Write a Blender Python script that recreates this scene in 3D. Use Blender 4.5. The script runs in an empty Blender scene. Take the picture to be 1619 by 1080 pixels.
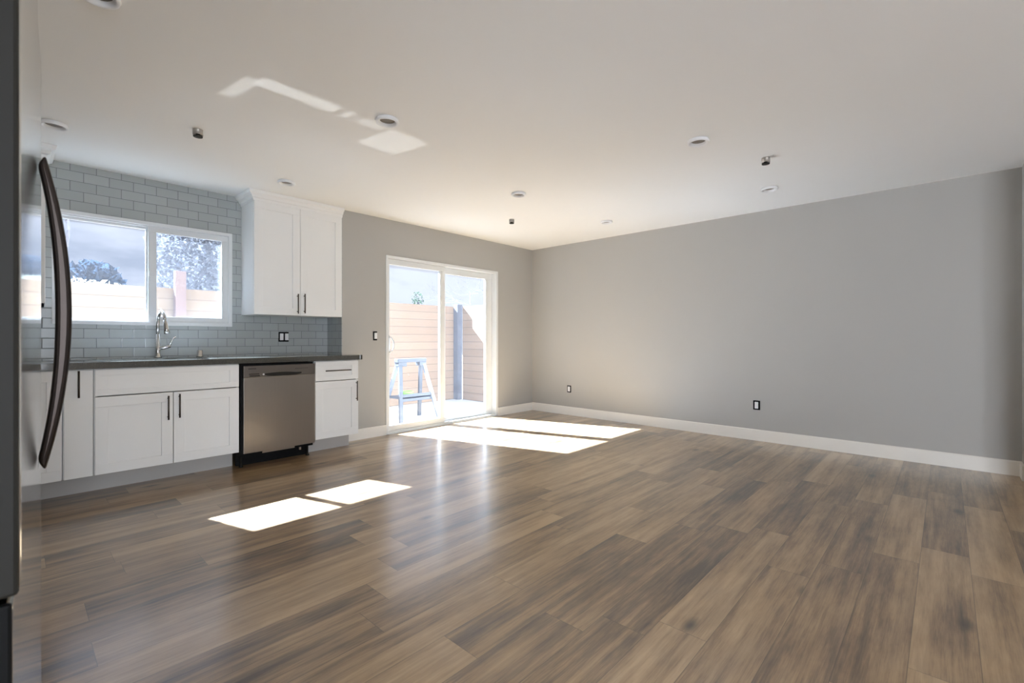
import bpy, bmesh, math, random
from mathutils import Vector, Matrix
import numpy as np

S = bpy.context.scene
C = S.collection
random.seed(7)

# ------------------------------------------------------------------ camera
F_PX, YAW, HORIZON, CAM_H = 737.02, 47.086, 535.9, 1.085
cam_d = bpy.data.cameras.new('camera')
cam = bpy.data.objects.new('camera', cam_d)
C.objects.link(cam)
cam.location = (0, 0, CAM_H)
cam.rotation_euler = (math.radians(90), 0, -math.radians(YAW))
cam_d.sensor_width = 36.0
cam_d.lens = F_PX / 1619 * 36.0
cam_d.shift_y = -(540 - HORIZON) / 1619
cam_d.clip_start = 0.02
cam_d.dof.use_dof = True
cam_d.dof.focus_distance = 4.2
cam_d.dof.aperture_fstop = 7.0
S.camera = cam

# ------------------------------------------------------------------ world
SKY_STRENGTH = 1.0
world = bpy.data.worlds.new('sky')
S.world = world
world.use_nodes = True
wn = world.node_tree
wn.nodes.clear()
w_out = wn.nodes.new('ShaderNodeOutputWorld')
w_bg = wn.nodes.new('ShaderNodeBackground')
w_tc = wn.nodes.new('ShaderNodeTexCoord')
w_map = wn.nodes.new('ShaderNodeMapping')
w_map.inputs['Scale'].default_value = (1.6, 1.6, 4.5)
w_map.inputs['Location'].default_value = (0.35, 0.1, 0.2)
w_noise = wn.nodes.new('ShaderNodeTexNoise')
w_noise.inputs['Scale'].default_value = 2.2
w_noise.inputs['Detail'].default_value = 5
w_ramp = wn.nodes.new('ShaderNodeValToRGB')
w_ramp.color_ramp.elements[0].position = 0.38
w_ramp.color_ramp.elements[0].color = (0.34, 0.39, 0.52, 1)
w_ramp.color_ramp.elements[1].position = 0.62
w_ramp.color_ramp.elements[1].color = (0.80, 0.835, 0.97, 1)
wn.links.new(w_tc.outputs['Generated'], w_map.inputs['Vector'])
wn.links.new(w_map.outputs['Vector'], w_noise.inputs['Vector'])
w_sep = wn.nodes.new('ShaderNodeSeparateXYZ')      # clouds thicken towards the east (+x)
w_add = wn.nodes.new('ShaderNodeMath')
w_add.operation = 'MULTIPLY_ADD'
w_add.inputs[1].default_value = 0.55
wn.links.new(w_tc.outputs['Generated'], w_sep.inputs[0])
wn.links.new(w_sep.outputs[0], w_add.inputs[0])
w_sub = wn.nodes.new('ShaderNodeMath')
w_sub.operation = 'SUBTRACT'
w_sub.inputs[1].default_value = 0.125
wn.links.new(w_noise.outputs['Fac'], w_sub.inputs[0])
wn.links.new(w_sub.outputs[0], w_add.inputs[2])
wn.links.new(w_add.outputs[0], w_ramp.inputs['Fac'])
wn.links.new(w_ramp.outputs['Color'], w_bg.inputs['Color'])
w_mr = wn.nodes.new('ShaderNodeMapRange')           # overcast: brighter towards the zenith
w_mr.inputs['From Min'].default_value = 0.30
w_mr.inputs['From Max'].default_value = 1.0
w_mr.inputs['To Min'].default_value = SKY_STRENGTH
w_mr.inputs['To Max'].default_value = SKY_STRENGTH * 5.0
wn.links.new(w_sep.outputs[2], w_mr.inputs['Value'])
wn.links.new(w_mr.outputs[0], w_bg.inputs['Strength'])
wn.links.new(w_bg.outputs['Background'], w_out.inputs['Surface'])

# ------------------------------------------------------------------ sun
SUN_DIR = Vector((0.31, -1.0, -0.93))
sun_d = bpy.data.lights.new('sun', 'SUN')
sun_d.energy = 112.0
sun_d.angle = math.radians(0.6)
sun_d.color = (0.85, 1.01, 1.28)
sun = bpy.data.objects.new('sun', sun_d)
C.objects.link(sun)
sun.location = (2, 12, 9)
sun.rotation_euler = SUN_DIR.to_track_quat('-Z', 'Y').to_euler()

# fill lamp added behind the viewer, at an invented opening in the left wall
fill_d = bpy.data.lights.new('side_fill', 'AREA')
fill_d.shape = 'RECTANGLE'
fill_d.size, fill_d.size_y = 2.3, 1.7
fill_d.energy = 75.0
fill_d.color = (0.92, 1.0, 1.12)
fill_lamp = bpy.data.objects.new('side_fill', fill_d)
C.objects.link(fill_lamp)
fill_lamp.location = (-0.82, -2.35, 1.35)
fill_lamp.rotation_euler = (0, math.radians(-90), 0)

# second added fill lamp, at an invented opening in the rear wall
rear_d = bpy.data.lights.new('rear_fill', 'AREA')
rear_d.shape = 'RECTANGLE'
rear_d.size, rear_d.size_y = 1.1, 1.7
rear_d.energy = 105.0
rear_d.color = (0.92, 1.0, 1.12)
rear = bpy.data.objects.new('rear_fill', rear_d)
C.objects.link(rear)
rear.location = (-0.22, -3.97, 1.35)
rear.rotation_euler = (math.radians(90), 0, 0)

# lamps added in place of sunlight mirrored to the ceiling by the countertop:
# collimated beams from lamps just above the counter, along the reflected sun direction
GLINT = Vector((SUN_DIR.x, SUN_DIR.y, -SUN_DIR.z)).normalized()
def glint_lamp(x0, x1, y0, y1, power):
    ex = Vector((1, 0, 0)) - GLINT * GLINT.x
    ey = Vector((0, 1, 0)) - GLINT * GLINT.y
    ld = bpy.data.lights.new('ceiling_glint_lamp', 'AREA')
    ld.shape = 'RECTANGLE'
    ld.size, ld.size_y = (x1 - x0) * ex.length, (y1 - y0) * ey.length
    ld.spread = math.radians(1.0)
    ld.energy = power * ld.size * ld.size_y
    ld.color = (0.93, 0.98, 1.0)
    lo = bpy.data.objects.new('ceiling_glint_lamp', ld)
    C.objects.link(lo)
    zax = -GLINT
    xax = ex.normalized()
    yax = zax.cross(xax)
    c = Vector(((x0 + x1) / 2, (y0 + y1) / 2, 2.44))
    c = c - GLINT * ((2.44 - 1.02) / GLINT.z)
    m = Matrix((xax, yax, zax)).transposed().to_4x4()
    m.translation = c
    lo.matrix_world = m
GP = 1.4
glint_lamp(0.885, 1.315, 2.585, 2.690, GP)
glint_lamp(0.803, 0.880, 2.640, 2.930, GP * 0.8)
glint_lamp(1.360, 1.406, 2.590, 2.692, GP * 0.8)
glint_lamp(1.470, 1.640, 2.612, 2.692, GP * 0.7)
glint_lamp(1.645, 1.955, 2.625, 2.960, GP * 0.75)

# ------------------------------------------------------------------ exposure
vs = S.view_settings
S.display_settings.display_device = 'sRGB'
vs.view_transform = 'Standard'
vs.look = 'None'
vs.exposure = 0.0
vs.gamma = 1.0
vs.use_curve_mapping = False
cy = S.cycles
cy.max_bounces = 14
cy.diffuse_bounces = 8
cy.glossy_bounces = 6
cy.transparent_max_bounces = 16
cy.caustics_reflective = True
cy.blur_glossy = 0.3
cy.sample_clamp_indirect = 10.0
cy.use_denoising = True

# ------------------------------------------------------------------ materials
class NT:
    """small helper around a material node tree"""
    def __init__(self, name):
        self.m = bpy.data.materials.new(name)
        self.m.use_nodes = True
        self.t = self.m.node_tree
        self.t.nodes.clear()
        self.out = self.t.nodes.new('ShaderNodeOutputMaterial')
    def n(self, kind, **kw):
        nd = self.t.nodes.new(kind)
        for k, v in kw.items():
            setattr(nd, k, v)
        return nd
    def put(self, sock, v):
        if hasattr(v, 'bl_idname') or isinstance(v, bpy.types.NodeSocket):
            self.t.links.new(v, sock)
        else:
            sock.default_value = v
    def math(self, op, a, b=0.0, c=None):
        nd = self.n('ShaderNodeMath', operation=op)
        self.put(nd.inputs[0], a)
        self.put(nd.inputs[1], b)
        if c is not None:
            self.put(nd.inputs[2], c)
        return nd.outputs[0]
    def comb(self, x, y, z):
        nd = self.n('ShaderNodeCombineXYZ')
        for s, v in zip(nd.inputs, (x, y, z)):
            self.put(s, v)
        return nd.outputs[0]
    def coords(self):
        tc = self.n('ShaderNodeTexCoord')
        sp = self.n('ShaderNodeSeparateXYZ')
        self.t.links.new(tc.outputs['Object'], sp.inputs[0])
        return sp.outputs[0], sp.outputs[1], sp.outputs[2], tc.outputs['Object']
    def noise(self, vec, scale, detail=3.0, rough=0.5, dist=0.0):
        nd = self.n('ShaderNodeTexNoise')
        self.put(nd.inputs['Vector'], vec)
        nd.inputs['Scale'].default_value = scale
        nd.inputs['Detail'].default_value = detail
        nd.inputs['Roughness'].default_value = rough
        nd.inputs['Distortion'].default_value = dist
        return nd.outputs['Fac']
    def white(self, vec):
        nd = self.n('ShaderNodeTexWhiteNoise', noise_dimensions='3D')
        self.put(nd.inputs['Vector'], vec)
        return nd.outputs['Value']
    def ramp(self, fac, stops):
        nd = self.n('ShaderNodeValToRGB')
        els = nd.color_ramp.elements
        while len(els) < len(stops):
            els.new(0.5)
        for e, (p, c) in zip(els, stops):
            e.position = p
            e.color = (*c, 1)
        self.put(nd.inputs['Fac'], fac)
        return nd.outputs['Color']
    def mix(self, fac, a, b, blend='MIX'):
        nd = self.n('ShaderNodeMix', data_type='RGBA', blend_type=blend)
        self.put(nd.inputs[0], fac)
        self.put(nd.inputs[6], a if isinstance(a, bpy.types.NodeSocket) else (*a, 1))
        self.put(nd.inputs[7], b if isinstance(b, bpy.types.NodeSocket) else (*b, 1))
        return nd.outputs[2]
    def bsdf(self, color, rough, metal=0.0, height=None, bump=0.2, bdist=0.002, spec=0.5, aniso=0.0, coat=0.0, crough=0.05):
        b = self.n('ShaderNodeBsdfPrincipled')
        self.put(b.inputs['Base Color'], color if isinstance(color, bpy.types.NodeSocket) else (*color, 1))
        self.put(b.inputs['Roughness'], rough)
        b.inputs['Metallic'].default_value = metal
        b.inputs['Specular IOR Level'].default_value = spec
        b.inputs['Anisotropic'].default_value = aniso
        b.inputs['Coat Weight'].default_value = coat
        b.inputs['Coat Roughness'].default_value = crough
        if height is not None:
            bp = self.n('ShaderNodeBump')
            bp.inputs['Strength'].default_value = bump
            bp.inputs['Distance'].default_value = bdist
            self.put(bp.inputs['Height'], height)
            self.t.links.new(bp.outputs[0], b.inputs['Normal'])
        self.t.links.new(b.outputs[0], self.out.inputs['Surface'])
        return self.m

def paint(name, color, rough=0.5, metal=0.0, var=0.04, scale=6.0, bump=0.0, spec=0.5, bscale=160.0, aniso=0.0):
    """plain finish with a faint procedural variation"""
    k = NT(name)
    _, _, _, v = k.coords()
    f = k.noise(v, scale, 3)
    lo = tuple(c * (1 - var) for c in color)
    hi = tuple(min(1, c * (1 + var)) for c in color)
    col = k.mix(f, lo, hi)
    h = k.noise(v, bscale, 2) if bump else None
    return k.bsdf(col, rough, metal, h, bump, 0.001, spec, aniso)

M = {}
M['wall'] = paint('greige_wall_paint', (0.405, 0.392, 0.365), 0.62, var=0.015, bump=0.06, scale=2)
M['ceiling'] = paint('white_ceiling_paint', (0.84, 0.835, 0.815), 0.7, var=0.01, bump=0.05, scale=2)
M['trim'] = paint('white_trim_paint', (0.80, 0.77, 0.71), 0.35, var=0.015)
M['cabinet'] = paint('white_cabinet_lacquer', (0.80, 0.80, 0.785), 0.38, var=0.012)
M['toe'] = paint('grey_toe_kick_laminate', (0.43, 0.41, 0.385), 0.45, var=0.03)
M['vinyl'] = paint('white_vinyl', (0.70, 0.715, 0.715), 0.38, var=0.01)
M['chrome'] = paint('brushed_nickel', (0.62, 0.60, 0.57), 0.22, 1.0, var=0.03)
M['pull'] = paint('dark_nickel_pull', (0.10, 0.088, 0.078), 0.38, 1.0, var=0.05)
M['black'] = paint('black_plastic', (0.003, 0.003, 0.003), 0.6, var=0.1, spec=0.15)
M['dark'] = paint('dark_charcoal_plastic', (0.016, 0.0145, 0.011), 0.6, var=0.1, spec=0.25)
M['device'] = paint('white_plastic_device', (0.80, 0.80, 0.80), 0.35, var=0.01)
M['can'] = paint('dull_lamp_glass', (0.20, 0.175, 0.145), 0.5, var=0.15, scale=40)
M['bronze'] = paint('weathered_brass', (0.42, 0.39, 0.35), 0.45, 0.5, var=0.1)
M['concrete'] = paint('pale_patio_concrete', (0.58, 0.57, 0.55), 0.9, var=0.10, bump=0.2, scale=1.5)
M['soffit'] = paint('painted_soffit', (0.55, 0.54, 0.52), 0.8)
M['stucco'] = paint('exterior_stucco', (0.55, 0.52, 0.48), 0.9, bump=0.3)
M['post_red'] = paint('redwood_post', (0.22, 0.13, 0.105), 0.8, var=0.15)
M['post_dark'] = paint('weathered_grey_post', (0.10, 0.10, 0.115), 0.85, var=0.35, scale=9)
M['saw'] = paint('grey_sawhorse_plastic', (0.060, 0.063, 0.072), 0.5, var=0.08)
M['saw_pale'] = paint('pale_sawhorse_plastic', (0.15, 0.157, 0.18), 0.5, var=0.05)
M['lime'] = paint('lime_green_plastic', (0.22, 0.40, 0.06), 0.5)
M['bark'] = paint('grey_bark', (0.09, 0.085, 0.095), 0.9, var=0.3, scale=20)

def steel(name, color, rough, vertical=True, smudge=0.06):
    k = NT(name)
    x, y, z, v = k.coords()
    if vertical:
        g = k.noise(k.comb(k.math('MULTIPLY', x, 90.0), k.math('MULTIPLY', y, 90.0), k.math('MULTIPLY', z, 1.2)), 3.0, 3)
    else:
        g = k.noise(k.comb(k.math('MULTIPLY', x, 1.2), k.math('MULTIPLY', y, 90.0), k.math('MULTIPLY', z, 90.0)), 3.0, 3)
    s = k.noise(v, 3.5, 4, 0.6, 0.4)
    r = k.math('MULTIPLY_ADD', s, smudge, rough)
    col = k.mix(g, tuple(c * 0.94 for c in color), tuple(min(1, c * 1.05) for c in color))
    return k.bsdf(col, r, 1.0, g, 0.02, 0.0005)
M['steel'] = steel('brushed_stainless_steel', (0.43, 0.395, 0.355), 0.27)
M['steel_dark'] = steel('dark_stainless_panel', (0.24, 0.215, 0.195), 0.30, False)
M['steel_mirror'] = steel('polished_stainless_door', (0.66, 0.66, 0.64), 0.10, True, 0.03)
M['steel_handle'] = steel('dark_stainless_handle', (0.050, 0.041, 0.037), 0.36)
M['sink'] = steel('sink_steel', (0.62, 0.62, 0.62), 0.25, False)

# floor : vinyl planks along x
def floor_mat():
    k = NT('oak_vinyl_planks')
    x, y, z, v = k.coords()
    W, L = 0.1785, 1.22
    yy = k.math('DIVIDE', k.math('SUBTRACT', y, 0.27), W)
    row = k.math('FLOOR', yy)
    fy = k.math('FRACT', yy)
    off = k.white(k.comb(row, 3.7, 1.1))
    xx = k.math('ADD', k.math('DIVIDE', x, L), k.math('MULTIPLY', off, 7.0))
    pi = k.math('FLOOR', xx)
    fx = k.math('FRACT', xx)
    rnd = k.white(k.comb(pi, row, 0.5))
    rnd2 = k.white(k.comb(pi, row, 9.5))
    shx = k.math('MULTIPLY', rnd, 41.0)
    shz = k.math('MULTIPLY', rnd2, 23.0)
    vx = k.math('ADD', x, shx)
    big = k.noise(k.comb(k.math('MULTIPLY', vx, 0.75), k.math('MULTIPLY', y, 7.5), shz), 1.5, 3, 0.5, 0.25)
    mid = k.noise(k.comb(k.math('MULTIPLY', vx, 1.3), k.math('MULTIPLY', y, 30.0), shz), 1.6, 3, 0.55, 0.2)
    fine = k.noise(k.comb(k.math('MULTIPLY', vx, 7.0), k.math('MULTIPLY', y, 130.0), shz), 1.8, 3, 0.6)
    blot = k.noise(k.comb(k.math('MULTIPLY', vx, 3.2), k.math('MULTIPLY', y, 9.0), k.math('ADD', shz, 3.0)), 1.6, 3, 0.6)
    val = k.math('ADD', k.math('MULTIPLY', rnd, 0.18),
                 k.math('ADD', k.math('MULTIPLY_ADD', big, 0.48, k.math('MULTIPLY', blot, 0.20)),
                        k.math('ADD', k.math('MULTIPLY', mid, 0.30), k.math('MULTIPLY', fine, 0.18))))
    col = k.ramp(val, [(0.48, (0.066, 0.042, 0.025)), (0.590, (0.175, 0.109, 0.059)),
                       (0.69, (0.305, 0.197, 0.102)), (0.82, (0.435, 0.296, 0.162))])
    tone = k.noise(k.comb(k.math('MULTIPLY', vx, 0.9), k.math('MULTIPLY', y, 5.0), k.math('ADD', shz, 5.0)), 1.7, 2)
    grey = k.ramp(tone, [(0.50, (0.0, 0.0, 0.0)), (0.72, (0.45, 0.45, 0.45))])
    col = k.mix(grey, col, k.mix(0.5, col, (0.125, 0.092, 0.072)))
    # knots
    vor = k.n('ShaderNodeTexVoronoi', feature='F1')
    k.put(vor.inputs['Vector'], k.comb(k.math('MULTIPLY', vx, 1.7), k.math('MULTIPLY', y, 4.2), shz))
    vor.inputs['Scale'].default_value = 1.0
    kn = k.ramp(vor.outputs['Distance'], [(0.03, (0.85, 0.85, 0.85)), (0.14, (0.0, 0.0, 0.0))])
    col = k.mix(kn, col, (0.035, 0.024, 0.018))
    # seams
    ey = k.math('MINIMUM', fy, k.math('SUBTRACT', 1.0, fy))
    ex = k.math('MULTIPLY', k.math('MINIMUM', fx, k.math('SUBTRACT', 1.0, fx)), L / W)
    e = k.math('MINIMUM', ex, ey)
    seam = k.math('LESS_THAN', e, 0.0065)
    col = k.mix(k.math('MULTIPLY', seam, 0.55), col, (0.03, 0.022, 0.017))
    rough = k.math('MULTIPLY_ADD', mid, 0.06, 0.285)
    h = k.math('SUBTRACT', k.math('MULTIPLY', fine, 0.5), seam)
    return k.bsdf(col, rough, 0.0, h, 0.08, 0.001, 0.55, coat=0.75, crough=0.19)
M['floor'] = floor_mat()

# subway tile; axis = 0 -> wall runs along x, 1 -> along y
def tile_mat(name, axis):
    k = NT(name)
    x, y, z, v = k.coords()
    u = x if axis == 0 else y
    TW, TH = 0.1535, 0.0763
    zz = k.math('DIVIDE', k.math('SUBTRACT', z, 0.937), TH)
    row = k.math('FLOOR', zz)
    fz = k.math('FRACT', zz)
    odd = k.math('MODULO', k.math('ADD', row, 100.0), 2.0)
    uu = k.math('DIVIDE', k.math('SUBTRACT', u, k.math('MULTIPLY_ADD', odd, 0.0755, 0.237)), TW)
    fu = k.math('FRACT', k.math('ADD', uu, 50.0))
    iu = k.math('FLOOR', uu)
    rnd = k.white(k.comb(iu, row, 2.5))
    ez = k.math('MULTIPLY', k.math('MINIMUM', fz, k.math('SUBTRACT', 1.0, fz)), TH)
    eu = k.math('MULTIPLY', k.math('MINIMUM', fu, k.math('SUBTRACT', 1.0, fu)), TW)
    e = k.math('MINIMUM', ez, eu)
    grout = k.math('LESS_THAN', e, 0.0016)
    base = k.mix(rnd, (0.365, 0.388, 0.380), (0.400, 0.424, 0.416))
    col = k.mix(grout, base, (0.125, 0.135, 0.137))
    rough = k.math('MULTIPLY_ADD', grout, 0.6, 0.16)
    hm = k.n('ShaderNodeMapRange')
    k.put(hm.inputs['Value'], e)
    hm.inputs['From Max'].default_value = 0.005
    return k.bsdf(col, rough, 0.0, hm.outputs[0], 0.35, 0.002, 0.5)
M['tile_x'] = tile_mat('grey_subway_tile', 0)
M['tile_y'] = tile_mat('grey_subway_tile_return', 1)

def counter_mat():
    k = NT('dark_grey_quartz')
    x, y, z, v = k.coords()
    a = k.noise(v, 260.0, 2)
    b = k.noise(v, 7.0, 4)
    col = k.mix(b, (0.050, 0.049, 0.041), (0.075, 0.073, 0.062))
    col = k.mix(k.ramp(a, [(0.60, (0, 0, 0)), (0.70, (1, 1, 1))]), col, (0.15, 0.145, 0.13))
    return k.bsdf(col, 0.075, 0.0, None, spec=1.0)
M['counter'] = counter_mat()

def fence_mat(name, axis, ca, cb):
    k = NT(name)
    x, y, z, v = k.coords()
    u = x if axis == 0 else y
    zo = k.math('DIVIDE', k.math('SUBTRACT', z, 0.002), 0.14)
    row = k.math('FLOOR', zo)
    fz = k.math('FRACT', zo)
    rnd = k.white(k.comb(row, 1.5, 4.5))
    g = k.noise(k.comb(k.math('MULTIPLY_ADD', rnd, 30.0, k.math('MULTIPLY', u, 1.3)), k.math('MULTIPLY', z, 14.0), rnd), 2.5, 4, 0.6, 0.5)
    col = k.mix(k.math('MULTIPLY_ADD', rnd, 0.5, k.math('MULTIPLY', g, 0.5)), ca, cb)
    gap = k.math('LESS_THAN', fz, 0.07)
    col = k.mix(k.math('MULTIPLY', gap, 0.75), col, (0.12, 0.08, 0.05))
    return k.bsdf(col, 0.85)
M['fence_x'] = fence_mat('cedar_boards', 0, (0.235, 0.148, 0.090), (0.32, 0.215, 0.136))
M['fence_y'] = fence_mat('cedar_boards_side', 1, (0.225, 0.142, 0.088), (0.30, 0.205, 0.130))

def glass_mat(name, dust, tint=(0.97, 0.985, 0.98), screen=0.0):
    """clear pane with fresnel reflection and a thin film of construction dust"""
    k = NT(name)
    _, _, _, v = k.coords()
    tr = k.n('ShaderNodeBsdfTransparent')
    tr.inputs['Color'].default_value = (*tint, 1)
    gl = k.n('ShaderNodeBsdfGlossy')
    gl.inputs['Roughness'].default_value = 0.01
    fr = k.n('ShaderNodeFresnel')
    geo = k.n('ShaderNodeNewGeometry')
    k.put(fr.inputs['IOR'], k.math('MULTIPLY_ADD', geo.outputs['Backfacing'], 1 / 1.45 - 1.45, 1.45))
    mx = k.n('ShaderNodeMixShader')
    k.put(mx.inputs[0], fr.outputs[0])
    k.put(mx.inputs[1], tr.outputs[0])
    k.put(mx.inputs[2], gl.outputs[0])
    dt = k.n('ShaderNodeBsdfTranslucent')
    dt.inputs['Color'].default_value = (0.9, 0.92, 1.0, 1)
    d = k.math('MULTIPLY', k.math('MULTIPLY_ADD', k.noise(v, 5.0, 5, 0.65), 0.9, 0.55), dust)
    m2 = k.n('ShaderNodeMixShader')
    k.put(m2.inputs[0], d)
    k.put(m2.inputs[1], mx.outputs[0])
    k.put(m2.inputs[2], dt.outputs[0])
    last = m2
    if screen:
        df = k.n('ShaderNodeBsdfDiffuse')
        df.inputs['Color'].default_value = (0.16, 0.16, 0.17, 1)
        m3 = k.n('ShaderNodeMixShader')
        m3.inputs[0].default_value = screen
        k.put(m3.inputs[1], m2.outputs[0])
        k.put(m3.inputs[2], df.outputs[0])
        last = m3
    k.t.links.new(last.outputs[0], k.out.inputs['Surface'])
    return k.m
M['glass_door'] = glass_mat('dusty_door_glass', 0.004)
M['glass_win'] = glass_mat('dusty_window_glass', 0.0055)
M['screen'] = glass_mat('insect_screen_mesh', 0.0, (1, 1, 1), 0.12)

def leaf_mat(name, ca, cb):
    k = NT(name)
    _, _, _, v = k.coords()
    f = k.noise(v, 3.0, 3)
    col = k.mix(f, ca, cb)
    df = k.n('ShaderNodeBsdfDiffuse')
    k.put(df.inputs['Color'], col)
    tl = k.n('ShaderNodeBsdfTranslucent')
    k.put(tl.inputs['Color'], col)
    mx = k.n('ShaderNodeMixShader')
    mx.inputs[0].default_value = 0.35
    k.put(mx.inputs[1], df.outputs[0])
    k.put(mx.inputs[2], tl.outputs[0])
    k.t.links.new(mx.outputs[0], k.out.inputs['Surface'])
    return k.m
M['leaf_dark'] = leaf_mat('dark_leaves', (0.015, 0.03, 0.05), (0.04, 0.06, 0.09))
M['leaf_pale'] = leaf_mat('pale_leaves', (0.24, 0.26, 0.22), (0.45, 0.46, 0.40))
M['leaf_green'] = leaf_mat('green_leaves', (0.014, 0.03, 0.018), (0.035, 0.06, 0.03))
M['leaf_grey'] = leaf_mat('haze_paled_leaves', (0.10, 0.108, 0.125), (0.15, 0.158, 0.18))  # haze of the view put into the leaf colour, paler and greyer

# ------------------------------------------------------------------ mesh helpers
def bx(bm, x0, x1, y0, y1, z0, z1):
    v = [bm.verts.new((x, y, z)) for x in (x0, x1) for y in (y0, y1) for z in (z0, z1)]
    for f in ((0, 1, 3, 2), (4, 6, 7, 5), (0, 4, 5, 1), (2, 3, 7, 6), (0, 2, 6, 4), (1, 5, 7, 3)):
        bm.faces.new([v[i] for i in f])

def boxes(*bs):
    bm = bmesh.new()
    for b in bs:
        bx(bm, *b)
    return bm

def ring_pts(c, axis, r, n, up=None):
    a = Vector(axis).normalized()
    u = a.cross(Vector((0, 0, 1)) if abs(a.z) < 0.9 else Vector((1, 0, 0))).normalized()
    w = a.cross(u)
    return [Vector(c) + (u * math.cos(2 * math.pi * i / n) + w * math.sin(2 * math.pi * i / n)) * r for i in range(n)]

def tube(bm, pts, rad, n=10, caps=True):
    """swept tube through pts; rad scalar or list"""
    pts = [Vector(p) for p in pts]
    rads = rad if isinstance(rad, (list, tuple)) else [rad] * len(pts)
    rings = []
    prev_u = None
    for i, p in enumerate(pts):
        d = (pts[min(i + 1, len(pts) - 1)] - pts[max(i - 1, 0)]).normalized()
        if prev_u is None:
            u = d.cross(Vector((0, 0, 1)) if abs(d.z) < 0.9 else Vector((1, 0, 0))).normalized()
        else:
            u = (prev_u - d * prev_u.dot(d)).normalized()
        prev_u = u
        w = d.cross(u)
        rings.append([bm.verts.new(p + (u * math.cos(2 * math.pi * j / n) + w * math.sin(2 * math.pi * j / n)) * rads[i]) for j in range(n)])
    for a, b in zip(rings, rings[1:]):
        for j in range(n):
            bm.faces.new((a[j], a[(j + 1) % n], b[(j + 1) % n], b[j]))
    if caps:
        bm.faces.new(rings[0][::-1])
        bm.faces.new(rings[-1])

def lathe(bm, c, prof, n=32):
    """profile [(r, z)] revolved about the vertical through c"""
    rings = []
    for r, z in prof:
        if r < 1e-6:
            rings.append([bm.verts.new((c[0], c[1], c[2] + z))])
        else:
            rings.append([bm.verts.new((c[0] + r * math.cos(2 * math.pi * j / n), c[1] + r * math.sin(2 * math.pi * j / n), c[2] + z)) for j in range(n)])
    for a, b in zip(rings, rings[1:]):
        for j in range(n):
            q = [a[j % len(a)], a[(j + 1) % len(a)], b[(j + 1) % len(b)], b[j % len(b)]]
            q = list(dict.fromkeys(q))
            if len(q) >= 3:
                bm.faces.new(q)

def prism(bm, poly, axis, a, b):
    """extrude polygon of 2-D points along axis 'x','y','z' from a to b"""
    def P(p, t):
        return {'x': (t, p[0], p[1]), 'y': (p[0], t, p[1]), 'z': (p[0], p[1], t)}[axis]
    A = [bm.verts.new(P(p, a)) for p in poly]
    B = [bm.verts.new(P(p, b)) for p in poly]
    n = len(poly)
    bm.faces.new(A)
    bm.faces.new(B[::-1])
    for i in range(n):
        bm.faces.new((A[i], B[i], B[(i + 1) % n], A[(i + 1) % n]))

def root_of(o):
    while o.parent:
        o = o.parent
    return o

def obj(name, bm, mat, parent=None, bevel=0.0, smooth=False, local=False, seg=2):
    """link bm as ONE mesh object; coordinates are world unless local"""
    if parent is not None and not local:
        r = root_of(parent)
        bmesh.ops.translate(bm, verts=bm.verts, vec=-Vector(r.location))
    bmesh.ops.recalc_face_normals(bm, faces=bm.faces)
    me = bpy.data.meshes.new(name)
    bm.to_mesh(me)
    bm.free()
    me.materials.append(M[mat])
    if smooth:
        for p in me.polygons:
            p.use_smooth = True
    o = bpy.data.objects.new(name, me)
    C.objects.link(o)
    if parent is not None:
        o.parent = parent
    if bevel:
        md = o.modifiers.new('bevel', 'BEVEL')
        md.width = bevel
        md.segments = seg
        md.limit_method = 'ANGLE'
    return o

def thing(name, label, cat, loc, group=None, rot=0.0):
    o = bpy.data.objects.new(name, None)
    C.objects.link(o)
    o.empty_display_size = 0.1
    o.location = loc
    o.rotation_euler = (0, 0, rot)
    tag(o, label, cat, group)
    return o

def tag(o, label=None, cat=None, group=None, kind=None):
    if label:
        o['label'] = label
    if cat:
        o['category'] = cat
    if group:
        o['group'] = group
    if kind:
        o['kind'] = kind
    return o

def struct(name, bm, mat, label, cat, bevel=0.0, smooth=False):
    return tag(obj(name, bm, mat, None, bevel, smooth), label, cat, None, 'structure')

# ------------------------------------------------------------------ room shell
H = 2.44
XL, XB, YK, YA, XJ = -0.85, 5.429, 4.953, 4.628, 2.367
YB, YR, XS = -0.443, -4.0, 5.25
T = 0.14                                   # outer wall thickness
WX0, WX1, WZ0, WZ1 = 0.212, 1.430, 1.200, 2.080      # window opening
DX0, DX1, DZ1 = 2.885, 4.683, 2.034                   # door opening

struct('floor', boxes((XL, XB, YB, YK, -0.1, 0), (XL, XS, YR, YB, -0.1, 0)), 'floor',
       'brown wood-look vinyl plank floor of the empty room', 'floor')
struct('ceiling', boxes((XL - T, XB + T, YR - T, YK + T, H, H + 0.12)), 'ceiling',
       'plain white painted ceiling with recessed lights', 'ceiling')
struct('wall_back_left', boxes((XL, WX0, YK, YK + T, 0, H), (WX1, XJ + 0.1, YK, YK + T, 0, H),
                               (WX0, WX1, YK, YK + T, 0, WZ0), (WX0, WX1, YK, YK + T, WZ1, H)),
       'tile_x', 'kitchen wall covered in grey subway tile around the window', 'wall')
struct('trim_1', boxes((XJ - 0.008, XJ, YA + 0.001, YK, 0, H)), 'tile_y',
       'narrow grey tiled return at the right end of the kitchen', 'tile')
struct('wall_back_right', boxes((XJ, DX0, YA, YA + 0.15, 0, H), (DX1, XB, YA, YA + 0.15, 0, H),
                                (DX0, DX1, YA, YA + 0.15, DZ1, H), (XJ, XJ + 0.1, YA + 0.15, YK, 0, H)),
       'wall', 'greige painted wall around the sliding glass door', 'wall')
struct('wall_right', boxes((XB, XB + T, YB - T, YA + 0.15, 0, H)), 'wall',
       'long bare greige wall on the right', 'wall')
struct('wall_front', boxes((XS, XB, YB - T, YB, 0, H), (XS - T, XS, YR, YB, 0, H)), 'wall',
       'greige wall returning at the right edge of the photo', 'wall')
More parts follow.
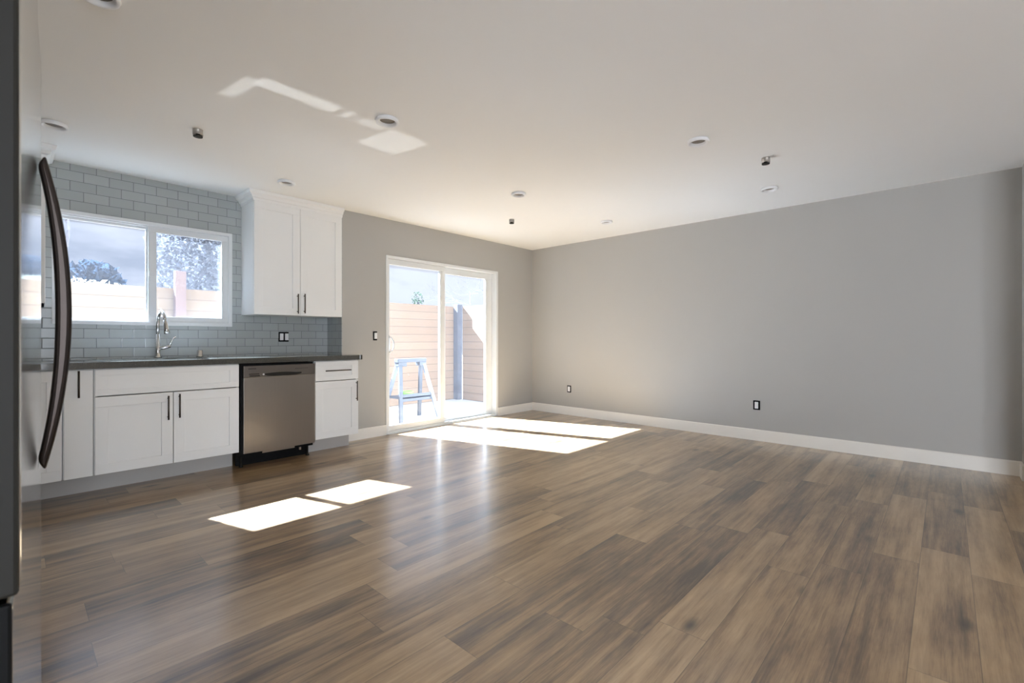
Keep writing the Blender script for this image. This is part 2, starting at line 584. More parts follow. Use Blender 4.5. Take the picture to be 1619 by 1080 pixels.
struct('wall_left', boxes((XL - T, XL, YR - T, -3.5, 0, H), (XL - T, XL, -1.2, YK + T, 0, H),
                          (XL - T, XL, -3.5, -1.2, 0, 0.45), (XL - T, XL, -3.5, -1.2, 2.25, H)), 'wall',  # opening added for the side fill lamp
       'greige wall behind the refrigerator with an opening added for fill light behind the viewer', 'wall')
struct('wall_rear', boxes((XL, -0.80, YR - T, YR, 0, H), (0.36, XS, YR - T, YR, 0, H),
                          (-0.80, 0.36, YR - T, YR, 0, 0.45), (-0.80, 0.36, YR - T, YR, 2.25, H)), 'wall',  # opening added for the rear fill lamp
       'rear wall behind the viewer with a tall opening added for fill light', 'wall')

def base_profile(h=0.115, t=0.014):
    return [(0, 0), (t, 0), (t, h - 0.008), (t - 0.006, h), (0, h)]

bm = bmesh.new()
prism(bm, [(YA - p, z) for p, z in base_profile()], 'x', XJ - 0.035, DX0)
prism(bm, [(YA - p, z) for p, z in base_profile()], 'x', DX1, XB)
struct('baseboard_back', bm, 'trim', 'white baseboard on both sides of the sliding door', 'baseboard')
bm = bmesh.new()
prism(bm, [(XB - p, z) for p, z in base_profile(0.118)], 'y', YB, YA - 0.014)
struct('baseboard_right', bm, 'trim', 'long white baseboard under the right wall', 'baseboard')
bm = bmesh.new()
prism(bm, [(YB + p, z) for p, z in base_profile(0.118)], 'x', XS, XB - 0.014)
struct('baseboard_front', bm, 'trim', 'short white baseboard at the right edge of the photo', 'baseboard')

bm = bmesh.new()
prism(bm, [(XL + p, z) for p, z in base_profile(0.118)], 'y', YR, 4.25)
struct('baseboard_left', bm, 'trim', 'white baseboard along the wall behind the refrigerator', 'baseboard')

# ------------------------------------------------------------------ kitchen window
def frame(bm, x0, x1, z0, z1, w, y0, y1, wb=None, wl=None, wr=None, wt=None):
    wb, wl, wr, wt = wb or w, wl or w, wr or w, wt or w
    bx(bm, x0, x1, y0, y1, z0, z0 + wb)
    bx(bm, x0, x1, y0, y1, z1 - wt, z1)
    bx(bm, x0, x0 + wl, y0, y1, z0 + wb, z1 - wt)
    bx(bm, x1 - wr, x1, y0, y1, z0 + wb, z1 - wt)

win = thing('window_1', 'white vinyl sliding window above the kitchen sink', 'window', (0.83, YK, WZ0))
win['kind'] = 'structure'
bm = bmesh.new()
frame(bm, WX0, WX1, WZ0, WZ1, 0.030, YK - 0.008, YK + 0.10)
obj('window_frame', bm, 'vinyl', win, 0.002)
bm = bmesh.new()
frame(bm, WX0 + 0.03, WX1 - 0.03, WZ0 + 0.03, WZ1 - 0.03, 0.010, YK + 0.012, YK + 0.09)
obj('track', bm, 'vinyl', win, 0.001)
bm = bmesh.new()   # fixed left light
frame(bm, WX0 + 0.034, 0.815, WZ0 + 0.030, WZ1 - 0.040, 0.018, YK + 0.05, YK + 0.085, wr=0.028)
ls = obj('left_sash', bm, 'vinyl', win, 0.002)
obj('pane', boxes((WX0 + 0.049, 0.79, YK + 0.064, YK + 0.069, WZ0 + 0.045, WZ1 - 0.056)), 'glass_win', ls)
bm = bmesh.new()   # sliding right sash
frame(bm, 0.797, WX1 - 0.038, WZ0 + 0.036, WZ1 - 0.038, 0.042, YK + 0.014, YK + 0.046, wl=0.058, wr=0.044)
rs = obj('right_sash', bm, 'vinyl', win, 0.003)
obj('pane', boxes((0.85, WX1 - 0.078, YK + 0.028, YK + 0.033, WZ0 + 0.074, WZ1 - 0.076)), 'glass_win', rs)
bm = bmesh.new()
bx(bm, 0.806, 0.830, YK + 0.002, YK + 0.016, 1.600, 1.665)
bx(bm, 0.798, 0.826, YK - 0.004, YK + 0.008, 1.618, 1.650)
obj('latch', bm, 'vinyl', rs, 0.003)
bm = bmesh.new()
frame(bm, 0.815, WX1 - 0.04, WZ0 + 0.04, WZ1 - 0.04, 0.014, YK + 0.088, YK + 0.098)
sf = obj('screen_frame', bm, 'vinyl', win, 0.001)
obj('insect_screen', boxes((0.825, WX1 - 0.05, YK + 0.092, YK + 0.0925, WZ0 + 0.05, WZ1 - 0.05)), 'screen', sf)

# unseen windows added behind the viewer to go with the fill lamps
rw = thing('added_window_2', 'wide white window added unseen in the left wall for the fill light', 'window', (XL, -2.35, 0.45))
rw['kind'] = 'structure'
bm = bmesh.new()
bx(bm, XL - 0.11, XL - 0.05, -3.5, -1.2, 0.45, 0.50)
bx(bm, XL - 0.11, XL - 0.05, -3.5, -1.2, 2.20, 2.25)
for y in (-3.5, -2.375, -1.25):
    bx(bm, XL - 0.11, XL - 0.05, y, y + 0.05, 0.50, 2.20)
obj('window_frame', bm, 'vinyl', rw, 0.002)

rw = thing('added_window_3', 'tall white window added unseen in the rear wall for the fill light', 'window', (-0.22, YR, 0.45))  # added, unseen; frames the rear fill lamp
rw['kind'] = 'structure'
bm = bmesh.new()
frame(bm, -0.80, 0.36, 0.45, 2.25, 0.05, YR - 0.11, YR - 0.05)
obj('window_frame', bm, 'vinyl', rw, 0.002)

# ------------------------------------------------------------------ sliding glass door
dr = thing('door_1', 'white two-panel sliding glass door to the patio', 'door', (3.78, YA, 0))
dr['kind'] = 'structure'
bm = bmesh.new()
bx(bm, DX0, DX0 + 0.030, YA - 0.006, YA + 0.15, 0, DZ1)
bx(bm, DX1 - 0.040, DX1, YA - 0.006, YA + 0.15, 0, DZ1)
bx(bm, DX0 + 0.03, DX1 - 0.04, YA - 0.006, YA + 0.15, DZ1 - 0.032, DZ1)
bx(bm, DX0 + 0.03, DX1 - 0.04, YA + 0.010, YA + 0.15, 0, 0.030)
obj('door_frame', bm, 'vinyl', dr, 0.002)
bm = bmesh.new()   # sliding left panel (inner track)
frame(bm, DX0 + 0.03, 3.752, 0.03, DZ1 - 0.034, 0.060, YA + 0.026, YA + 0.062, wb=0.062, wl=0.034, wr=0.074, wt=0.062)
lp = obj('sliding_panel', bm, 'vinyl', dr, 0.003)
obj('pane', boxes((DX0 + 0.062, 3.682, YA + 0.041, YA + 0.047, 0.088, DZ1 - 0.092)), 'glass_door', lp)
bm = bmesh.new()
bx(bm, DX0 + 0.034, DX0 + 0.062, YA + 0.014, YA + 0.026, 0.915, 1.125)
pts = []
for i in range(13):
    a = math.pi * i / 12
    pts.append((DX0 + 0.052 + 0.052 * math.sin(a), YA + 0.008 - 0.012 * math.sin(a), 1.02 + 0.088 * math.cos(a)))
tube(bm, pts, 0.0065, 8)
obj('handle', bm, 'vinyl', lp, 0.0, True)
bm = bmesh.new()   # fixed right panel (outer track)
frame(bm, 3.735, DX1 - 0.04, 0.03, DZ1 - 0.034, 0.062, YA + 0.082, YA + 0.120, wb=0.050, wl=0.072, wr=0.118, wt=0.078)
rp = obj('fixed_panel', bm, 'vinyl', dr, 0.003)
obj('pane', boxes((3.80, DX1 - 0.15, YA + 0.098, YA + 0.104, 0.075, DZ1 - 0.105)), 'glass_door', rp)
obj('threshold', boxes((DX0, DX1, YA - 0.006, YA + 0.15, -0.02, 0.012)), 'vinyl', dr, 0.003)

# ------------------------------------------------------------------ cabinets
def shaker(x0, x1, z0, z1, yf, rail=0.070, th=0.02, railz=None):
    """shaker front: face at y = yf, thickness th towards +y"""
    bm = bmesh.new()
    rz = railz or rail
    frame(bm, x0, x1, z0, z1, rail, yf, yf + th, wb=rz, wt=rz)
    bx(bm, x0 + rail - 0.004, x1 - rail + 0.004, yf + 0.009, yf + th - 0.002, z0 + rz - 0.004, z1 - rz + 0.004)
    return bm

def pull(x, z, yf, length=0.17, horizontal=False):
    bm = bmesh.new()
    h = length / 2
    a = 0.028
    if horizontal:
        tube(bm, [(x - h, yf - a, z), (x + h, yf - a, z)], 0.0058, 12)
        for s in (-1, 1):
            tube(bm, [(x + s * (h - 0.02), yf - a, z), (x + s * (h - 0.02), yf, z)], 0.0045, 10)
    else:
        tube(bm, [(x, yf - a, z - h), (x, yf - a, z + h)], 0.0058, 12)
        for s in (-1, 1):
            tube(bm, [(x, yf - a, z + s * (h - 0.02)), (x, yf, z + s * (h - 0.02))], 0.0045, 10)
    return bm

YD, ZB, ZT, YT = 4.275, 0.147, 0.872, 4.465
BK = YK - 0.002
def base_body(t, x0, x1, yback=BK, top=0.879):
    p = 0.018
    bm = bmesh.new()
    bx(bm, x0, x0 + p, YD + 0.022, yback, ZB, top)
    bx(bm, x1 - p, x1, YD + 0.022, yback, ZB, top)
    bx(bm, x0 + p, x1 - p, YD + 0.022, yback, ZB, ZB + p)
    bx(bm, x0 + p, x1 - p, yback - 0.01, yback, ZB + p, top)
    bx(bm, x0 + p, x1 - p, YD + 0.022, YD + 0.042, top - 0.04, top)
    return obj('body', bm, 'cabinet', t)
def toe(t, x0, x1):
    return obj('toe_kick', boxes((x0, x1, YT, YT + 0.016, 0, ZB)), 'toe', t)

# left corner base
t = thing('base_cabinet', 'white base cabinet in the left corner, partly behind the refrigerator handle', 'cabinet', (-0.30, 4.6, 0))
base_body(t, XL + 0.003, 0.233)
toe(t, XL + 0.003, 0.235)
obj('door', shaker(-0.235, 0.228, ZB, ZT, YD), 'cabinet', t, 0.0015)
obj('filler', boxes((XL + 0.003, -0.24, YD, YD + 0.02, ZB, ZT)), 'cabinet', t, 0.001)
# slim pull-out
t = thing('base_cabinet', 'slim white pull-out base cabinet left of the sink cabinet', 'cabinet', (0.31, 4.6, 0))
base_body(t, 0.236, 0.387)
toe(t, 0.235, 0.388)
d = obj('door', boxes((0.240, 0.383, YD, YD + 0.02, ZB, ZT)), 'cabinet', t, 0.0015)
obj('handle', pull(0.311, 0.779, YD, 0.18), 'pull', d, 0, True)
# sink base
t = thing('base_cabinet', 'wide white sink base cabinet with two doors and a false drawer front', 'cabinet', (0.84, 4.6, 0))
base_body(t, 0.390, 1.288)
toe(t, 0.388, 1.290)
obj('drawer_front', shaker(0.394, 1.285, 0.690, ZT, YD, 0.068, railz=0.042), 'cabinet', t, 0.0015)
d = obj('door', shaker(0.394, 0.836, ZB, 0.683, YD), 'cabinet', t, 0.0015)
obj('handle', pull(0.804, 0.570, YD, 0.18), 'pull', d, 0, True)
d = obj('door', shaker(0.840, 1.285, ZB, 0.683, YD), 'cabinet', t, 0.0015)
obj('handle', pull(0.874, 0.578, YD, 0.18), 'pull', d, 0, True)
# right base
t = thing('base_cabinet', 'narrow white base cabinet right of the dishwasher with one drawer and one door', 'cabinet', (2.14, 4.6, 0))
base_body(t, 1.920, 2.357, YK - 0.33 - 0.002)
toe(t, 1.920, 2.352)
d = obj('drawer', shaker(1.924, 2.354, 0.690, ZT, YD, 0.068, railz=0.042), 'cabinet', t, 0.0015)
obj('handle', pull(2.137, 0.784, YD, 0.255, True), 'pull', d, 0, True)
d = obj('door', shaker(1.924, 2.354, ZB, 0.683, YD), 'cabinet', t, 0.0015)
obj('handle', pull(2.330, 0.574, YD, 0.195), 'pull', d, 0, True)

# wall cabinets
def wall_cabinet(t, x0, x1, yf, z0, z1):
    obj('body', boxes((x0, x1, yf + 0.021, BK, z0, z1)), 'cabinet', t, 0.001)
def crown_profile():
    # (outward, z) from the cabinet top to the ceiling
    return [(0, -0.01), (0.006, -0.01), (0.010, 0.012), (0.022, 0.020), (0.030, 0.040), (0.050, 0.052), (0.056, 0.079), (0, 0.079)]
def crown(t, x0, x1, yf, z, left=True, right=False):
    bm = bmesh.new()
    pr = crown_profile()
    path = []
    if left:
        path.append(('L0', x0, BK))
    rings = []
    def ring(x, y, dx, dy):
        return [bm.verts.new((x + dx * o, y + dy * o, z + h)) for o, h in pr]
    if left:
        rings.append(ring(x0, BK, -1, 0))
        rings.append(ring(x0, yf, -1, -1))
    else:
        rings.append(ring(x0, yf, 0, -1))
    if right:
        rings.append(ring(x1, yf, 1, -1))
        rings.append(ring(x1, BK, 1, 0))
    else:
        rings.append(ring(x1, yf, 0, -1))
    n = len(pr)
    for a, b in zip(rings, rings[1:]):
        for i in range(n):
            bm.faces.new((a[i], a[(i + 1) % n], b[(i + 1) % n], b[i]))
    bm.faces.new(rings[0])
    bm.faces.new(rings[-1][::-1])
    return obj('crown_moulding', bm, 'cabinet', t)

UF = 4.612
t = thing('wall_cabinet', 'white two-door wall cabinet between the window and the sliding door', 'cabinet', (1.93, 4.78, 1.312))
wall_cabinet(t, 1.509, 2.356, UF, 1.312, 2.37)
crown(t, 1.509, 2.357, UF, 2.360)
d = obj('door', shaker(1.512, 1.925, 1.312, 2.355, UF), 'cabinet', t, 0.0015)
obj('handle', pull(1.896, 1.425, UF, 0.19), 'pull', d, 0, True)
d = obj('door', shaker(1.929, 2.354, 1.312, 2.355, UF), 'cabinet', t, 0.0015)
obj('handle', pull(1.961, 1.430, UF, 0.19), 'pull', d, 0, True)

t = thing('wall_cabinet', 'white wall cabinet left of the window, mostly hidden behind the refrigerator', 'cabinet', (-0.30, 4.78, 1.335))
wall_cabinet(t, XL + 0.003, 0.166, UF, 1.335, 2.37)
crown(t, XL + 0.003, 0.166, UF, 2.360, False, True)
d = obj('door', shaker(-0.28, 0.163, 1.335, 2.355, UF, 0.06), 'cabinet', t, 0.0015)
obj('handle', pull(0.133, 1.435, UF, 0.19), 'pull', d, 0, True)
obj('door', shaker(-0.73, -0.284, 1.335, 2.355, UF, 0.06), 'cabinet', t, 0.0015)
obj('dark_block', boxes((0.128, 0.160, UF + 0.002, UF + 0.05, 1.308, 1.335)), 'black', t, 0.003)  # plain dark block added under the cabinet; no hinge mechanism

# ------------------------------------------------------------------ countertop, sink, tap
CT0, CT1, CF = 0.880, 0.926, 4.252
SX0, SX1, SY0, SY1 = 0.424, 1.14, 4.355, 4.790
def slab_with_hole(xo, yo, xi, yi, z0, z1):
    bm = bmesh.new()
    def lay(z):
        return ([bm.verts.new((x, y, z)) for x, y in ((xo[0], yo[0]), (xo[1], yo[0]), (xo[1], yo[1]), (xo[0], yo[1]))],
                [bm.verts.new((x, y, z)) for x, y in ((xi[0], yi[0]), (xi[1], yi[0]), (xi[1], yi[1]), (xi[0], yi[1]))])
    (a, b), (c, e) = lay(z0), lay(z1)
    for i in range(4):
        j = (i + 1) % 4
        bm.faces.new((a[i], b[i], b[j], a[j]))
        bm.faces.new((c[i], c[j], e[j], e[i]))
        bm.faces.new((a[i], a[j], c[j], c[i]))
        bm.faces.new((b[i], e[i], e[j], b[j]))
    return bm
bm = slab_with_hole((XL + 0.003, 2.359), (CF, BK), (SX0, SX1), (SY0, SY1), CT0, CT1)
bx(bm, 2.359, 2.387, CF, YA - 0.001, CT0, CT1)
tag(obj('countertop', bm, 'counter', None, 0.003),
    'dark grey stone countertop running over the white base cabinets', 'countertop')

t = thing('kitchen_sink', 'stainless steel undermount sink set in the dark countertop', 'sink', (0.83, 4.56, 0.70))
bm = bmesh.new()
o_, i_ = 0.012, 0.0
bx(bm, SX0 - 0.01, SX1 + 0.01, SY0 - 0.01, SY1 + 0.01, 0.690, 0.700)
bx(bm, SX0 - 0.01, SX0, SY0 - 0.01, SY1 + 0.01, 0.700, 0.878)
bx(bm, SX1, SX1 + 0.01, SY0 - 0.01, SY1 + 0.01, 0.700, 0.878)
bx(bm, SX0, SX1, SY0 - 0.01, SY0, 0.700, 0.878)
bx(bm, SX0, SX1, SY1, SY1 + 0.01, 0.700, 0.878)
obj('basin', bm, 'sink', t)
bm = bmesh.new()
lathe(bm, (0.83, 4.56, 0.700), [(0, 0.002), (0.035, 0.002), (0.045, 0.004), (0.045, 0.0), (0, 0.0)], 24)
obj('drain', bm, 'chrome', t, 0, True)

FX, FY = 0.846, 4.868
t = thing('kitchen_faucet', 'brushed nickel pull-down gooseneck faucet in front of the window', 'faucet', (FX, FY, CT1))
bm = bmesh.new()
lathe(bm, (FX, FY, CT1), [(0, 0), (0.026, 0), (0.026, 0.006), (0.021, 0.012), (0.018, 0.05), (0.0165, 0.20), (0, 0.20)], 24)
obj('column', bm, 'chrome', t, 0, True)
bm = bmesh.new()
pts = [(FX, FY, CT1 + 0.19), (FX, FY, CT1 + 0.28)]
for i in range(1, 13):
    a = math.pi * i / 12 * 0.95
    pts.append((FX + 0.0015 * i, FY - 0.085 + 0.085 * math.cos(a), CT1 + 0.30 + 0.088 * math.sin(a)))
tube(bm, pts, 0.0125, 14)
obj('spout', bm, 'chrome', t, 0, True)
bm = bmesh.new()
p = Vector(pts[-1])
tube(bm, [p, p + Vector((0.004, -0.004, -0.03)), p + Vector((0.008, -0.010, -0.075)), p + Vector((0.012, -0.014, -0.112))], [0.0135, 0.0155, 0.019, 0.0205], 16)
obj('spray_head', bm, 'chrome', t, 0, True)
bm = bmesh.new()
tube(bm, [(FX, FY, CT1 + 0.078), (FX + 0.05, FY - 0.008, CT1 + 0.088), (FX + 0.085, FY - 0.012, CT1 + 0.098)], [0.0155, 0.0155, 0.014], 14)
obj('valve_body', bm, 'chrome', t, 0, True)
bm = bmesh.new()
tube(bm, [(FX + 0.078, FY - 0.012, CT1 + 0.100), (FX + 0.092, FY - 0.014, CT1 + 0.135), (FX + 0.104, FY - 0.018, CT1 + 0.165), (FX + 0.122, FY - 0.022, CT1 + 0.178)], [0.008, 0.006, 0.0065, 0.0075], 10)
obj('lever', bm, 'chrome', t, 0, True)

bm = bmesh.new()
lathe(bm, (1.150, 4.873, CT1), [(0, 0), (0.026, 0), (0.026, 0.006), (0.022, 0.009), (0.022, 0.052), (0.018, 0.060), (0, 0.061)], 24)
tag(obj('air_gap_cap', bm, 'chrome', None, 0, True), 'small round chrome air gap cap on the counter right of the faucet', 'sink fitting')

# ------------------------------------------------------------------ dishwasher
t = thing('dishwasher', 'stainless steel dishwasher between the sink cabinet and the narrow base cabinet', 'dishwasher', (1.60, 4.6, 0))
DWX0, DWX1 = 1.316, 1.914
obj('tub', boxes((1.302, 1.912, 4.305, 4.93, 0.10, 0.872)), 'black', t)
obj('door', boxes((DWX0, DWX1, 4.262, 4.304, 0.128, 0.762)), 'steel', t, 0.003)
bm = bmesh.new()
bx(bm, DWX0, DWX1, 4.262, 4.304, 0.764, 0.858)
cp = obj('control_panel', bm, 'steel_dark', t, 0.003)
bm = bmesh.new()
N = 24
top, bot = [], []
for i in range(N + 1):
    u = i / N
    x = 1.480 + 0.310 * u
    top.append((x, 0.789 + 0.008 * math.sin(math.pi * min(1, u * 1.15))))
    bot.append((x, 0.765 + 0.012 * (abs(2 * u - 1) ** 5)))
prism(bm, top + bot[::-1], 'y', 4.2605, 4.266)
obj('pocket_handle', bm, 'dark', cp)
bm = bmesh.new()
for k in range(7):
    bx(bm, 1.352 + k * 0.0088, 1.3585 + k * 0.0088, 4.2608, 4.264, 0.8295, 0.8375)
obj('maker_mark', bm, 'dark', cp)
bm = bmesh.new()
bx(bm, 1.356, 1.436, 4.2608, 4.264, 0.785, 0.793)
bx(bm, 1.360, 1.440, 4.2608, 4.264, 0.770, 0.779)
obj('vent', bm, 'dark', cp)
bm = bmesh.new()
tube(bm, [(1.470, 4.264, 0.783), (1.470, 4.2595, 0.783)], 0.0075, 16)
obj('indicator', bm, 'device', cp)
bm = bmesh.new()
for k in range(9):
    bx(bm, 1.735 + 0.013 * k, 1.743 + 0.013 * k, 4.2610, 4.264, 0.819, 0.823)
obj('button_legend', bm, 'dark', cp)
obj('kick_plate', boxes((1.302, 1.912, 4.40, 4.43, 0.005, 0.10)), 'black', t)
obj('lower_strip', boxes((1.475, 1.745, 4.300, 4.312, 0.104, 0.127)), 'steel', t)
bm = bmesh.new()
bx(bm, 1.765, 1.84, 4.325, 4.35, 0.098, 0.112)
bx(bm, 1.80, 1.815, 4.33, 4.345, 0.07, 0.10)
obj('bracket', bm, 'steel', t)
for x in (1.325, 1.885):
    bm = bmesh.new()
    lathe(bm, (x, 4.36, 0), [(0, 0), (0.016, 0), (0.016, 0.012), (0.008, 0.016), (0.008, 0.10), (0, 0.10)], 14)
    obj('foot', bm, 'dark', t, 0, True)

# ------------------------------------------------------------------ refrigerator (local frame: x away from camera, y inward)
NX, NY, FXX, FYY = 0.0074, 0.726, 0.034, 1.213
ang = math.atan2(FYY - NY, FXX - NX)
t = thing('refrigerator', 'stainless steel refrigerator seen edge-on at the left edge of the photo', 'refrigerator', (NX, NY, 0), rot=ang)
obj('body', boxes((0.012, 0.918, 0.076, 0.80, 0.03, 1.75)), 'dark', t, 0.006, local=True)
d = obj('door', boxes((0.004, 0.488, 0.0, 0.066, 0.815, 1.775)), 'steel_mirror', t, 0.005, local=True, seg=3)
obj('edge_trim', boxes((0.0, 0.010, 0.0015, 0.070, 0.810, 1.780)), 'dark', d, 0.004, local=True)
bm = bmesh.new()
prof = []
n = 28
zc, hz = 1.132, 0.284
outer, inner = [], []
for i in range(n + 1):
    s = -1 + 2 * i / n
    z = zc + hz * s
    b = 1 - abs(s) ** 2.0
    outer.append((-(0.010 + 0.035 * b), z))
    zi = zc + hz * 0.93 * s
    inner.append((-(0.0225 * (1 - abs(s) ** 2.2)), zi))
prism(bm, outer + inner[::-1], 'x', 0.452, 0.480)
obj('handle', bm, 'steel_handle', d, 0.008, local=True, seg=3)
d2 = obj('door', boxes((0.494, 0.93, 0.006, 0.070, 0.812, 1.778)), 'steel_mirror', t, 0.005, local=True, seg=3)
f = obj('freezer_drawer', boxes((0.004, 0.93, 0.006, 0.070, 0.095, 0.800)), 'steel_mirror', t, 0.005, local=True, seg=3)
obj('edge_trim', boxes((0.0, 0.010, 0.0065, 0.072, 0.092, 0.803)), 'black', f, 0.003, local=True)
obj('base_grille', boxes((0.015, 0.915, 0.05, 0.075, 0.0, 0.085)), 'black', t, local=True)

# ------------------------------------------------------------------ wiring devices without cover plates
def device_y(name, label, x, z, y, n=1, cat='switch'):
    t = thing(name, label, cat, (x, y, z))
    w = 0.050
    tot = w * n
    obj('wall_box', boxes((x - tot / 2, x + tot / 2, y - 0.003, y - 0.0005, z - 0.050, z + 0.050)), 'black', t, 0.002)
    for i in range(n):
        cx = x - tot / 2 + w * (i + 0.5) + 0.004
        obj('rocker', boxes((cx - 0.0165, cx + 0.0165, y - 0.012, y - 0.003, z - 0.034, z + 0.034)), 'device', t, 0.002)
    return t
device_y('light_switch', 'single white light switch without plate, left of the sliding door', 2.749, 1.119, YA)
device_y('light_switch', 'pair of white switches without plate on the grey tile under the wall cabinet', 1.899, 1.106, YK, 2)
def device_x(label, y, z):
    t = thing('wall_outlet', label, 'outlet', (XB, y, z))
    obj('wall_box', boxes((XB - 0.003, XB - 0.0005, y - 0.034, y + 0.034, z - 0.050, z + 0.050)), 'black', t, 0.002)
    obj('receptacle', boxes((XB - 0.013, XB - 0.003, y - 0.017, y + 0.017, z - 0.035, z + 0.035)), 'device', t, 0.002)
device_x('white outlet without plate low on the right wall near the room corner', 3.932, 0.371)
device_x('white outlet without plate low on the right wall, in a dark box nearer the viewer', 1.477, 0.377)

# ------------------------------------------------------------------ ceiling lights and fittings
GL = 'recessed downlights in the ceiling'
lamps = [((0.185, 4.105), 'recessed ceiling light at the far left, above the refrigerator handle'),
         ((1.585, 2.525), 'large recessed ceiling light beside the patch of reflected sunlight'),
         ((1.617, 4.153), 'small recessed ceiling light above the two-door wall cabinet'),
         ((3.195, 1.235), 'recessed ceiling light right of centre, nearest the viewer on the right side'),
         ((3.224, 2.912), 'recessed ceiling light between the sliding door and the middle of the room'),
         ((4.640, 1.158), 'recessed ceiling light close to the right wall, beneath the metal fitting'),
         ((4.676, 2.860), 'faint recessed ceiling light close to the right wall near the far corner'),
         ((0.232, 2.425), 'recessed ceiling light cut off by the top edge of the photo')]
for (x, y), lab in lamps:
    t = thing('recessed_light', lab, 'ceiling light', (x, y, H), GL)
    bm = bmesh.new()
    lathe(bm, (x, y, H), [(0.066, -0.0005), (0.071, -0.012), (0.068, -0.021), (0.060, -0.023), (0.052, -0.018), (0.046, -0.004)], 40)
    obj('trim_ring', bm, 'device', t, 0, True)
    bm = bmesh.new()
    lathe(bm, (x, y, H), [(0.048, -0.004), (0.030, -0.0035), (0, -0.003)], 32)
    obj('lens', bm, 'can', t, 0, True)

fit = [((0.826, 3.545), 'round metal ceiling fitting left of the reflected sunlight'),
       ((3.850, 0.985), 'round metal ceiling fitting above the right wall'),
       ((3.869, 3.602), 'tiny round metal ceiling fitting near the sliding door')]
for (x, y), lab in fit:
    t = thing('ceiling_sprinkler', lab, 'ceiling fitting', (x, y, H), 'metal fittings on the ceiling')
    bm = bmesh.new()
    lathe(bm, (x, y, H), [(0.029, -0.0005), (0.029, -0.036), (0.0275, -0.036), (0.024, -0.0005)], 24)
    obj('cup', bm, 'bronze', t, 0, True)
    bm = bmesh.new()
    lathe(bm, (x, y, H), [(0, -0.030), (0.012, -0.030), (0.012, -0.042), (0.027, -0.043), (0.027, -0.047), (0, -0.047)], 20)
    obj('deflector', bm, 'dark', t, 0, True)

# ------------------------------------------------------------------ outside
GZ = -0.10
tag(obj('patio_ground', boxes((-8, 22, YA + 0.152, 26, GZ - 0.1, GZ)), 'concrete'), 'pale concrete patio outside the sliding door', 'patio', None, 'structure')
# short roof overhang
struct('trim_2', boxes((XL - 0.6, XJ, YK + T, 5.330, 2.44, 2.56), (XJ, XB + 0.5, YA + 0.15, 5.060, 2.44, 2.56)), 'soffit',
       'roof overhang above the kitchen window and patio door', 'eave')
struct('wall_exterior', boxes((XJ + 0.1, XJ + 0.16, YA + 0.15, YK + T, GZ, H)), 'stucco', 'outer return of the house wall between window and door', 'wall')

def fence(name, label, axis, a, b, at, z1, mat, posts, face):
    t = thing(name, label, 'fence', ((a + b) / 2, at, GZ) if axis == 'x' else (at, (a + b) / 2, GZ))
    bm = bmesh.new()
    z = GZ + 0.002
    h = 0.14
    while z + h < z1 + 0.02:
        zt = min(z + h, z1)
        if axis == 'x':
            bx(bm, a, b, at, at + 0.022, z, zt)
        else:
            bx(bm, at, at + 0.022, a, b, z, zt)
        z += h
    obj('boards', bm, mat, t)
    for p in posts:
        if axis == 'x':
            bm2 = boxes((p - 0.045, p + 0.045, at + 0.023, at + 0.113, GZ, z1 - 0.03))
        else:
            bm2 = boxes((at + 0.023, at + 0.113, p - 0.045, p + 0.045, GZ, z1 - 0.03))
        obj('post', bm2, mat, t, 0.003)
fence('board_fence', 'horizontal cedar board fence across the back of the yard', 'x', -5.0, 5.98, 7.10, 1.72, 'fence_x', (-3.0, -1.0, 3.4, 4.6), -1)
fence('board_fence', 'horizontal cedar board fence along the side yard, right of the dark post', 'y', 3.0, 6.93, 6.03, 1.745, 'fence_y', (3.4, 5.2), -1)
tag(obj('fence_post', boxes((5.93, 6.05, 6.96, 7.085, GZ, 1.76)), 'post_dark', None, 0.004),
    'dark weathered post in the fence corner seen through the right door panel', 'post')
tag(obj('fence_post', boxes((1.39, 1.50, 6.97, 7.09, GZ, 1.93)), 'post_red', None, 0.004),
    'tall reddish post rising above the fence in the right window pane', 'post')

# sawhorse
SHX, SHY = 3.98, 5.72
t = thing('sawhorse', 'grey folding sawhorse on the patio behind the left door panel', 'sawhorse', (SHX, SHY, GZ))
bm = bmesh.new()
bx(bm, SHX - 0.25, SHX + 0.25, SHY - 0.045, SHY + 0.045, 0.745, 0.80)
bx(bm, SHX - 0.24, SHX - 0.10, SHY - 0.052, SHY + 0.052, 0.69, 0.75)
bx(bm, SHX + 0.12, SHX + 0.24, SHY - 0.052, SHY + 0.052, 0.69, 0.75)
obj('top_beam', bm, 'saw', t, 0.006)
for sx in (-1, 1):
    for sy in (-1, 1):
        bm = bmesh.new()
        a = Vector((SHX + sx * 0.20, SHY + sy * 0.03, 0.74))
        b = Vector((SHX + sx * 0.33, SHY + sy * 0.25, GZ))
        w = 0.028
        A = [bm.verts.new(a + Vector((dx, dy, 0))) for dx, dy in ((-w, -w * .6), (w, -w * .6), (w, w * .6), (-w, w * .6))]
        B = [bm.verts.new(b + Vector((dx, dy, 0))) for dx, dy in ((-w, -w * .6), (w, -w * .6), (w, w * .6), (-w, w * .6))]
        bm.faces.new(A)
        bm.faces.new(B[::-1])
        for i in range(4):
            bm.faces.new((A[i], B[i], B[(i + 1) % 4], A[(i + 1) % 4]))
        obj('leg', bm, 'saw' if sx * sy > 0 else 'saw_pale', t, 0.003)
bm = bmesh.new()
bx(bm, SHX - 0.27, SHX + 0.27, SHY - 0.155, SHY + 0.155, 0.235, 0.265)
bx(bm, SHX - 0.27, SHX + 0.27, SHY - 0.155, SHY - 0.14, 0.20, 0.30)
obj('tray', bm, 'saw', t, 0.004)
bm = bmesh.new()
